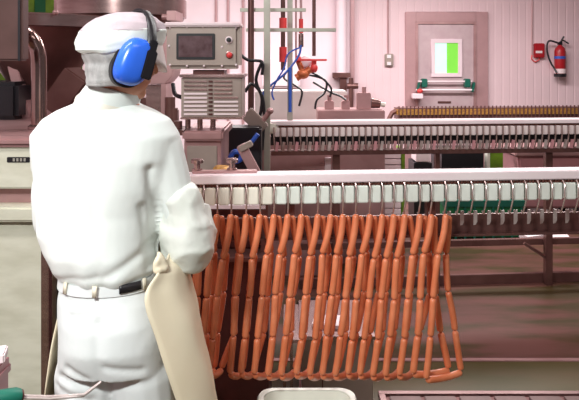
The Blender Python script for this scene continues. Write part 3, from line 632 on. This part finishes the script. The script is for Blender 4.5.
# ------------------------------------------------------------------ foreground
o = thing('plastic_tub', 'cream plastic tub standing under the hanging sausages', 'tub', (.035, 1.96, 0))
cx, cy = W(306.5, 0, 2.15).x, 1.955; hx, hy, ht = .166, .19, .528
def rrect(hx, hy, z, r=.05, n=6):
    out = []
    for sx, sy, a0 in ((1, 1, 0), (-1, 1, 90), (-1, -1, 180), (1, -1, 270)):
        for k in range(n + 1): a = math.radians(a0 + 90 * k / n); out.append(Vector((cx + sx * (hx - r) + r * math.cos(a), cy + sy * (hy - r) + r * math.sin(a), z)))
    return out
MB().loft([rrect(hx * .8, hy * .8, .0), rrect(hx - .012, hy - .012, ht - .02), rrect(hx - .012, hy - .012, ht - .002), rrect(hx - .02, hy - .02, ht - .004), rrect(hx * .78, hy * .78, .02)]).build('tub_body', 'tub', o)
MB().loft([rrect(hx - .016, hy - .016, ht - .03), rrect(hx, hy, ht - .03), rrect(hx + .002, hy + .002, ht - .012), rrect(hx - .004, hy - .004, ht), rrect(hx - .02, hy - .02, ht)], cap=False).build('rim', 'tub', o)
# floor grating
gy1 = (H - .02) * F / (390.5 - HY)
g = thing('floor_grating', 'steel drain trough with slotted rim at bottom right', 'drain', (.9, gy1 - .2, 0))
xa, xb = W(378, 0, gy1).x, 1.8; hz = .02
MB().span(xa, xb, gy1 - .03, gy1, .006, hz).span(xa, xa + .03, gy1 - .4, gy1 - .03, .006, hz).build('frame', 'steel', g, bevel=.002)
MB().span(xa + .03, xb, gy1 - .4, gy1 - .03, .006, .010).build('trough', 'steel_dark', g)
for k in range(9):
    x = xa + .05 + k * .17
    MB().span(x, x + .15, gy1 - .4, gy1 - .045, .010, .018).build('grate_plate', 'case', g, bevel=.002)
# crates bottom-left
o = thing('plastic_crate', 'pinkish brown crate stack at the lower left corner', 'crate', (-.78, 1.36, 0))
zc = zz(357, 1.45); xr = W(9, 0, 1.45).x; nk = 5
for k in range(nk):
    z0 = k * zc / nk; MB().span(xr - .3, xr, 1.27, 1.45, z0, z0 + zc / nk - .012).span(xr - .31, xr + .004, 1.265, 1.455, z0 + zc / nk - .035, z0 + zc / nk - .012).build('crate', 'pinkbin', o, bevel=.004)
MB().span(xr - .3, xr, 1.27, 1.45, zc - .012, zc).build('lid', 'pinkbin', o)
tag(MB().box(W(-2, 355, 1.41), (.035, .05, .022), RZ(15)).build('box', 'paper', bevel=.003), 'small pale pink carton on top of the crate stack', 'box').name = 'small_carton'
o = tag(MB().span(-1.1, W(10, 0, 1.24).x, .95, 1.245, 0, zz(403, 1.2)).build('work_table', 'steel', bevel=.006), 'steel work block in bottom left corner beneath green handle', 'table')
o = thing('hand_tool', 'steel rod tool with green handle at the lower left', 'tool', W(10, 400, 1.2))
p, q = W(-14, 400, 1.2), W(20, 396, 1.24)
MB().tube([p, p + (q - p) * .1, p + (q - p) * .85, q], [.012, .015, .017, .014], 18).build('handle', 'greendk', o)
MB().cyl(q, q + (q - p).normalized() * .004, .012, 18).build('handle_cap', 'steel_dark', o)
MB().tube([q, W(50, 397, 1.27), W(84, 395, 1.3), W(88, 392, 1.31), W(101, 382, 1.33)], [.0035, .0035, .0035, .0035, .003], 10).tube([W(22, 398, 1.24), W(50, 399, 1.26), W(84, 396, 1.3)], .0025, 8).build('rod', 'blade', o)

# ------------------------------------------------------------------ person
PD = 1.70
def P(px, py, d=0.0): return W(px, py, PD + d)
PO = Vector((W(112, 0, PD).x, PD, 0))
def ering(px, py, hw, hd, d=0.0, n=40, sq=2.2):
    c = P(px, HY + (py - HY) * (1 - hd / PD), d); s_ = PD / F; out = []
    for k in range(n):
        t = 2 * math.pi * k / n; cs, sn = math.cos(t), math.sin(t)
        out.append(c + Vector((hw * s_ * math.copysign(abs(cs) ** (2 / sq), cs), hd * math.copysign(abs(sn) ** (2 / sq), sn), 0)))
    return out
TH = math.radians(55); fw = Vector((math.sin(TH), math.cos(TH), 0)); rt = Vector((math.cos(TH), -math.sin(TH), 0)); PT = math.radians(16); UPV = Vector((0, 0, math.cos(PT))) + fw * math.sin(PT); fw = fw * math.cos(PT) - Vector((0, 0, math.sin(PT)))
HR = Matrix((rt, fw, UPV)).transposed()       # head frame: x right ear, y face, z up
hcen = P(121, 51, -.03)
def hp(x, y, z): return hcen + rt * x + fw * y + UPV * z
# limbs
SL, EL, WL = P(58, 144, 0), P(66, 240, .10), P(115, 240, .20)
SR, ER, WR = P(160, 144, 0), P(186, 247, .02), P(192, 224, .19)
b = MB()
b.ell(hp(0, .006, 0), (.072, .088, .092), HR); b.ell(hp(0, .03, -.055), (.06, .068, .07), HR); b.ell(hp(0, .072, -.02), (.052, .026, .055), HR)
b.cap2(hp(0, .09, .005), hp(0, .106, -.026), .008, .012)           # nose
b.ell(hp(0, .09, -.058), (.024, .012, .010), HR); b.ell(hp(0, .078, -.095), (.028, .02, .02), HR)   # lips, chin
for sx in (-1, 1):
    b.ell(hp(sx * .078, -.005, -.02), (.012, .022, .034), HR); b.ell(hp(sx * .045, .06, -.035), (.024, .03, .028), HR)
b.cap2(hp(0, -.02, -.05), P(112, 102, .0), .050, .052)
b.loft([ering(110, 100, 22, .055), ering(108, 116, 46, .07), ering(107, 135, 55, .09), ering(106, 180, 50, .10), ering(104, 230, 42, .085), ering(108, 285, 37, .085), ering(112, 320, 44, .10), ering(114, 370, 46, .10)])
for S, E, Wr in ((SL, EL, WL), (SR, ER, WR)):
    b.cap2(S, E, .046, .036); b.cap2(E, Wr, .036, .026)
HL, HRr = P(88, 372), P(140, 372)
for hpnt, fx in ((HL, -.02), (HRr, .03)):
    kn = Vector((hpnt.x + fx, PD + .02, .48)); an = Vector((hpnt.x + fx * 1.5, PD, .09))
    b.cap2(hpnt, kn, .078, .056); b.cap2(kn, an, .054, .036)
    b.cap2(an + Vector((0, -.02, -.04)), an + Vector((.01, .16, -.055)), .04, .03)
def hand(mb, wrist, d, side):
    d = d.normalized(); up = Vector((0, 0, 1)); sd = d.cross(up).normalized() * side; up = sd.cross(d).normalized() * side
    pc = wrist + d * .05
    mb.cap2(wrist, wrist + d * .03, .026, .028); 
    for k in range(4): mb.cap2(wrist + d * .02 + sd * (k - 1.5) * .012, wrist + d * .085 + sd * (k - 1.5) * .019, .013, .0115, 10)
    for k, L in enumerate((.034, .040, .037, .028)):
        a = wrist + d * .088 + sd * (k - 1.5) * .020; p1 = a + (d * .9 - up * .45).normalized() * L; p2 = p1 + (d * .4 - up * .95).normalized() * L * .75; p3 = p2 + (-d * .3 - up).normalized() * L * .55
        mb.cap2(a, p1, .0095, .0088, 10); mb.cap2(p1, p2, .0088, .008, 10); mb.cap2(p2, p3, .008, .007, 10)
    a = wrist + d * .03 - sd * .024; p1 = a + (d * .6 - sd * .7 - up * .3).normalized() * .04; p2 = p1 + (d * .9 - up * .5).normalized() * .03
    mb.cap2(a, p1, .013, .011, 10); mb.cap2(p1, p2, .0105, .009, 10)
hand(b, WL, (WL - EL), 1); hand(b, WR, (WR - ER), -1)
person = fuse(b, 'person', 'skin', .005, 3, origin=PO)
tag(person, 'person in white work clothes, cap and blue ear defenders, back turned, at the sausage conveyor', 'person')
# facial features
for sx in (-1, 1):
    MB().ell(hp(sx * .031, .088, .0), (.012, .009, .008), HR).build('eye', 'whiteplas', person)
    MB().tube([hp(sx * .05, .083, .022), hp(sx * .032, .094, .027), hp(sx * .014, .096, .023)], .003, 8).build('eyebrow', 'hair', person)
# hair below cap at the nape
hb = MB().ell(hp(0, -.022, -.058), (.058, .048, .034), HR); fuse(hb, 'hair', 'hair', .005, 3, person)
# ---- jacket
def wr_j(p):
    x, y, z = p
    v = .010 * noise.noise(Vector((x * 5, y * 5, z * 3.0))) + .003 * noise.noise(Vector((x * 14 + z * 5, y * 12, z * 6)))
    # blousing pleats near the waist
    k = max(0, 1 - abs(z - 1.06) / .14); v += k * .004 * math.sin(x * 70 + 2.5 * noise.noise(Vector((x * 6, 0, z * 5))))
    # diagonal pulls by the right arm
    px = CX + x * F / PD; py = HY + (H - z) * F / PD
    for (ax, ay, bx, by, am, wd) in ((158, 165, 163, 245, -.014, 5), (150, 200, 157, 262, -.009, 4), (32, 175, 47, 222, -.008, 4), (120, 262, 158, 240, -.007, 5), (108, 130, 110, 230, -.003, 5), (70, 268, 110, 262, -.005, 4)):
        dx, dy = bx - ax, by - ay; L2 = dx * dx + dy * dy; t = max(0, min(1, ((px - ax) * dx + (py - ay) * dy) / L2)); q = math.hypot(px - ax - t * dx, py - ay - t * dy)
        if y < PD + .02: v += am * math.exp(-(q / wd) ** 2)
    return v
j = MB()
j.loft([ering(110, 98, 22, .055, sq=2), ering(108, 105, 34, .07, sq=2), ering(107, 112, 49, .085), ering(107, 122, 64, .105), ering(106, 140, 75, .12), ering(105, 165, 72, .128), ering(103, 195, 67, .13),
        ering(99, 220, 62, .13), ering(99, 245, 59, .136), ering(102, 265, 56, .138), ering(107, 283, 51, .130), ering(109, 290, 45, .114)])
j.cap2(P(54, 147), P(56, 220, .03), .066, .062); j.cap2(P(56, 220, .03), EL, .062, .058); j.cap2(EL, WL, .056, .040)
j.cap2(P(159, 146), ER, .068, .058); j.cap2(ER, WR, .05, .038)
j.ell(P(64, 240, .03), (.055, .07, .09))
jk = fuse(j, 'jacket', 'cloth', .006, 6, person, wr_j)
cl = MB(); cl.loft([ering(110, 114, 33, .085, sq=2), ering(110, 101, 29, .082, sq=2), ering(112, 88, 26.5, .076, -.004, sq=2), ering(112, 87, 24, .070, -.004, sq=2), ering(110, 98, 26, .070, sq=2)], cap=False)
R_ = Matrix.Rotation(math.radians(16), 3, 'Y'); pc = P(110, 100); cl.v = [pc + R_ @ (v - pc) for v in cl.v]
co = cl.build('collar', 'cloth', person)
cl = MB(); cl.loft([ering(110, 111, 33, .0875, sq=2), ering(110, 107, 32.5, .087, sq=2), ering(110.5, 103, 30.5, .0845, sq=2)], cap=False); cl.v = [pc + R_ @ (v - pc) for v in cl.v]
cl.build('collar_fold', 'cream', co)
# ---- trousers
def wr_t(p):
    x, y, z = p; px = CX + x * F / PD; py = HY + (H - z) * F / PD; v = .004 * noise.noise(Vector((x * 8, y * 8, z * 8)))
    for (ax, ay, bx, by, am, wd) in ((112, 305, 114, 372, -.006, 6), (74, 362, 108, 370, -.008, 4), (82, 350, 100, 358, -.006, 4), (120, 345, 150, 352, -.005, 4), (84, 300, 104, 297, -.003, 3), (66, 375, 100, 385, -.006, 4)):
        dx, dy = bx - ax, by - ay; L2 = dx * dx + dy * dy; t = max(0, min(1, ((px - ax) * dx + (py - ay) * dy) / L2)); q = math.hypot(px - ax - t * dx, py - ay - t * dy)
        if y < PD + .02: v += am * math.exp(-(q / wd) ** 2)
    return v
t = MB(); t.loft([ering(108, 284, 43, .106), ering(109, 294, 45, .112), ering(112, 312, 51, .125), ering(115, 335, 54, .138), ering(116, 360, 54.5, .135, -.004), ering(115, 385, 54, .12)])
t.ell(P(93, 335, -.036), (.078, .085, .11)); t.ell(P(136, 335, -.036), (.078, .085, .11))
for hpnt, fx in ((P(90, 372), -.02), (P(142, 372), .03)):
    kn = Vector((hpnt.x + fx, PD + .02, .48)); an = Vector((hpnt.x + fx * 1.5, PD, .12)); t.cap2(hpnt, kn, .092, .074); t.cap2(kn, an, .074, .062)
tr = fuse(t, 'trousers', 'trouser', .006, 5, person, wr_t)
wb = MB(); wb.loft([ering(108.5, 287, 45.5, .111), ering(108.5, 287, 47, .118), ering(109, 298, 48.5, .121), ering(109, 298, 46, .113)], cap=False); wbo = wb.build('waistband', 'trouser', tr)
# pocket & seams
for a, c_ in (((84, 298), (98, 292)), ((96, 298), (80, 322))): pass
mb = MB(); pts = [P(x, y, -.1415 + .0) for x, y in ((124, 333), (150, 337), (152, 310))]
# belt + loops
be = MB(); n = 30; rows = []
for py in (285.5, 292.5): rows.append([P(109, py) + Vector((47.5 * PD / F * math.sin(math.radians(a)), -.118 * math.cos(math.radians(a)), 0)) for a in [-70 + 140 * k / n for k in range(n + 1)]])
def shell(rows, name, m, par, th=.003):
    o = MB().sheet(rows).build(name, m, par); md = o.modifiers.new('solid', 'SOLIDIFY'); md.thickness = th; md.offset = 0; return o
def arc(px, py, hw, hd, a0, a1, n=10, d=0): return [P(px, HY + (py - HY) * (1 - hd / PD), d) + Vector((hw * PD / F * math.sin(math.radians(a0 + (a1 - a0) * k / n)), -hd * math.cos(math.radians(a0 + (a1 - a0) * k / n)), 0)) for k in range(n + 1)]
shell([arc(109, 287, 48.5, .124, 26, 52), arc(109, 296, 49.5, .127, 26, 52)], 'belt', 'black', tr, .004)
for a in (-40, -2, 54): shell([arc(109, 286, 49.5, .127, a, a + 5, 3), arc(109, 298, 50.5, .130, a, a + 4, 3)], 'belt_loop', 'apronside', tr, .004)
kn_ = MB().ell(P(157, 263, -.098), (.010, .012, .022), RY(20)).ell(P(162, 260, -.09), (.009, .012, .026), RY(-25)).ell(P(158, 270, -.10), (.014, .012, .012)).ell(P(164, 268, -.09), (.012, .012, .014), RY(30))
fuse(kn_, 'apron_knot', 'apron', .004, 3, jk)
# ---- apron
rows = []
for (py, cx_, hw, hd, a0, a1) in ((150, 108, 52, .150, 120, 240), (200, 106, 62, .155, 100, 255), (240, 108, 64, .16, 92, 262), (254, 114, 62, .158, 70, 262), (266, 120, 64, .160, 45, 262), (280, 123, 65, .165, 32, 262), (296, 125, 67, .17, 30, 262), (320, 128, 71, .175, 33, 268), (350, 129, 76, .185, 38, 278), (380, 130, 81, .19, 43, 284), (420, 131, 87, .195, 49, 288), (500, 131, 94, .20, 54, 288), (570, 132, 98, .20, 56, 286)):
    n = 48; row = []
    for k in range(n + 1):
        a = math.radians(a0 + (a1 - a0) * k / n); f = 1 + (.018 * math.sin(k * .55 + py * .012) + .010 * math.sin(k * 1.15 - py * .02 + 1) + .03 * noise.noise(Vector((k * .12, py * .035, 0)))) * min(1, (py - 150) / 150)
        row.append(P(cx_, HY + (py - HY) * .97) + Vector((hw * f * PD / F * math.sin(a), -hd * f * math.cos(a), 0)))
    rows.append(row)
# refine vertically with Catmull interpolation
fin = []
for i in range(len(rows) - 1):
    A = rows[max(i - 1, 0)]; B = rows[i]; D_ = rows[i + 1]; E = rows[min(i + 2, len(rows) - 1)]
    for s_ in (0, .25, .5, .75):
        fin.append([.5 * ((2 * b_) + (-a_ + d_) * s_ + (2 * a_ - 5 * b_ + 4 * d_ - e_) * s_ ** 2 + (-a_ + 3 * b_ - 3 * d_ + e_) * s_ ** 3) for a_, b_, d_, e_ in zip(A, B, D_, E)])
fin.append(rows[-1])
shell(fin, 'apron', 'apron', person, .003)
# ---- oversleeve
def wr_s(p):
    x, y, z = p; return .010 * (1 - 2 * abs(noise.noise(Vector((x * 9 + z * 7, y * 9, z * 11 - x * 6))))) + .002 * noise.noise(Vector((x * 35, y * 30, z * 40)))
s_ = MB(); s_.ell(P(187, 236, .01), (.068, .075, .095), RY(-14)); s_.cap2(P(180, 200, .0), P(186, 225, .0), .05, .06); s_.ell(P(185, 250, .03), (.056, .075, .058)); s_.cap2(ER, WR, .066, .044); s_.ell(P(196, 232, .05), (.05, .07, .085))
fuse(s_, 'oversleeve', 'oversleeve', .005, 4, person, wr_s)
s_ = MB(); s_.cap2(EL, WL, .064, .044); fuse(s_, 'oversleeve', 'oversleeve', .006, 3, person, wr_s)
# ---- shoes
for hpnt, fx in ((HL, -.03), (HRr, .045)):
    c = Vector((hpnt.x + fx, PD, 0)); sh = MB().cap2(c + Vector((0, -.04, .05)), c + Vector((.01, .18, .045)), .05, .042).cap2(c + Vector((0, 0, .06)), c + Vector((0, 0, .16)), .05, .058)
    so = fuse(sh, 'boot', 'whiteplas', .006, 2, person)
# ---- cap
def capring(z, oy, rf, rb, rs, ox=0, n=48):
    out = []
    for k in range(n):
        a = 2 * math.pi * k / n; sn, cs = math.sin(a), math.cos(a)
        out.append(hp(ox + rs * sn, oy + (rf if cs > 0 else rb) * cs, z + .30 * cs * (rf if cs > 0 else rb)))
    return out
def cap_mesh(zs, name, m, par, close=False, wob=.0):
    mb = MB(); rings = []
    for z in zs: rings.append(capring(z, *capprof(z)))
    mb.loft(rings, cap=False)
    if close: k = len(mb.v) - 48; mb.add([mb.v[k + i] for i in range(48)], [tuple(range(48))])
    o = mb.build(name, m, par)
    for v in o.data.vertices:
        q = v.co; v.co += v.co.normalized() * 0 + Vector((1, 1, 1)) * wob * noise.noise(Vector((q.x * 25, q.y * 25, q.z * 45)))
    md = o.modifiers.new('solid', 'SOLIDIFY'); md.thickness = .002; md.offset = 0
    return o
keys = [(-.098, -.008, .05, .052, .060), (-.078, -.002, .075, .064, .074), (-.04, -.004, .095, .074, .082), (-.008, -.012, .11, .084, .088), (.000, -.012, .112, .100, .095), (.025, -.010, .115, .108, .100), (.052, -.008, .110, .108, .099), (.075, -.005, .094, .098, .090), (.092, -.004, .070, .080, .074), (.103, -.004, .042, .05, .046), (.108, -.004, .006, .006, .006)]
def capprof(z):
    for a, b_ in zip(keys, keys[1:]):
        if a[0] <= z <= b_[0]:
            t = (z - a[0]) / (b_[0] - a[0]); t = t if b_[0] > .07 else t * t * (3 - 2 * t)
            return [a[i] + (b_[i] - a[i]) * t for i in range(1, 5)]
    return keys[-1][1:]
def fr_range(a, b_, n): return [a + (b_ - a) * k / n for k in range(n + 1)]
cp = cap_mesh(fr_range(-.008, .055, 14), 'cap', 'capwhite', person, wob=.006)
cap_mesh(fr_range(-.098, -.006, 18), 'cap_net', 'capnet', cp, wob=.003)
ctop = cap_mesh(fr_range(.050, .1078, 18), 'cap_crown', 'capmesh', cp, True, wob=.004)
rows = []
for t_ in fr_range(0, 1, 6):
    row = []
    for k in range(25):
        a = math.radians(-80 + 160 * k / 24); e_ = math.cos(a * .9)
        row.append(hp((.094 + .012 * t_) * math.sin(a), -.012 + (.108 + .042 * t_ * e_) * math.cos(a), .050 - .012 * (1 - t_) + .02 * math.cos(a) - t_ * (.03 + .062 * e_)))
    rows.append(row)
shell(rows, 'cap_peak', 'whiteplas', cp, .003)
# ---- ear defenders
ed = None
def cup(sx):
    R = HR
    mb = MB(); rings = []
    for (q, sc_) in ((.078, .88), (.085, 1.0), (.098, 1.02), (.112, .98), (.123, .84), (.128, .6), (.130, .25)):
        rg = []
        for k in range(36):
            a = 2 * math.pi * k / 36; cs, sn = math.cos(a), math.sin(a)
            yy = .044 * sc_ * math.copysign(abs(cs) ** .72, cs); zz_ = .062 * sc_ * math.copysign(abs(sn) ** .72, sn)
            rg.append(hp(sx * q, .006 + yy + zz_ * .10, -.028 + zz_))
        rings.append(rg)
    mb.loft(rings); return mb
band = MB(); rows = []
pts = []
for k in range(25):
    a = math.radians(-8 + 196 * k / 24); pts.append(hp(.119 * math.cos(a), .036 - .012 * math.sin(a), .0 + .123 * math.sin(a)))
for dy in (-.012, .012):
    rows.append([p + fw * dy for p in pts])
ed = shell(rows, 'ear_defenders', 'black', person, .005)
for sx in (-1, 1):
    c1 = cup(sx).build('ear_cup', 'blue', ed)
    rg = MB(); rr1 = []
    for (q, sc_) in ((.070, 1.0), (.070, 1.12), (.090, 1.12), (.092, 1.0)):
        rr1.append([hp(sx * q, .006 + .044 * sc_ * math.copysign(abs(math.cos(a)) ** .85, math.cos(a)) + .062 * sc_ * math.copysign(abs(math.sin(a)) ** .85, math.sin(a)) * .10, -.028 + .062 * sc_ * math.copysign(abs(math.sin(a)) ** .85, math.sin(a))) for a in [2 * math.pi * k / 36 for k in range(36)]])
    rg.loft(rr1); rg.build('ear_cushion', 'black', ed)
    MB().box(hp(sx * .128, .036, -.028), (.012, .028, .075), HR).box(hp(sx * .120, .036, .012), (.014, .022, .05), HR).build('yoke', 'black', ed, bevel=.003)
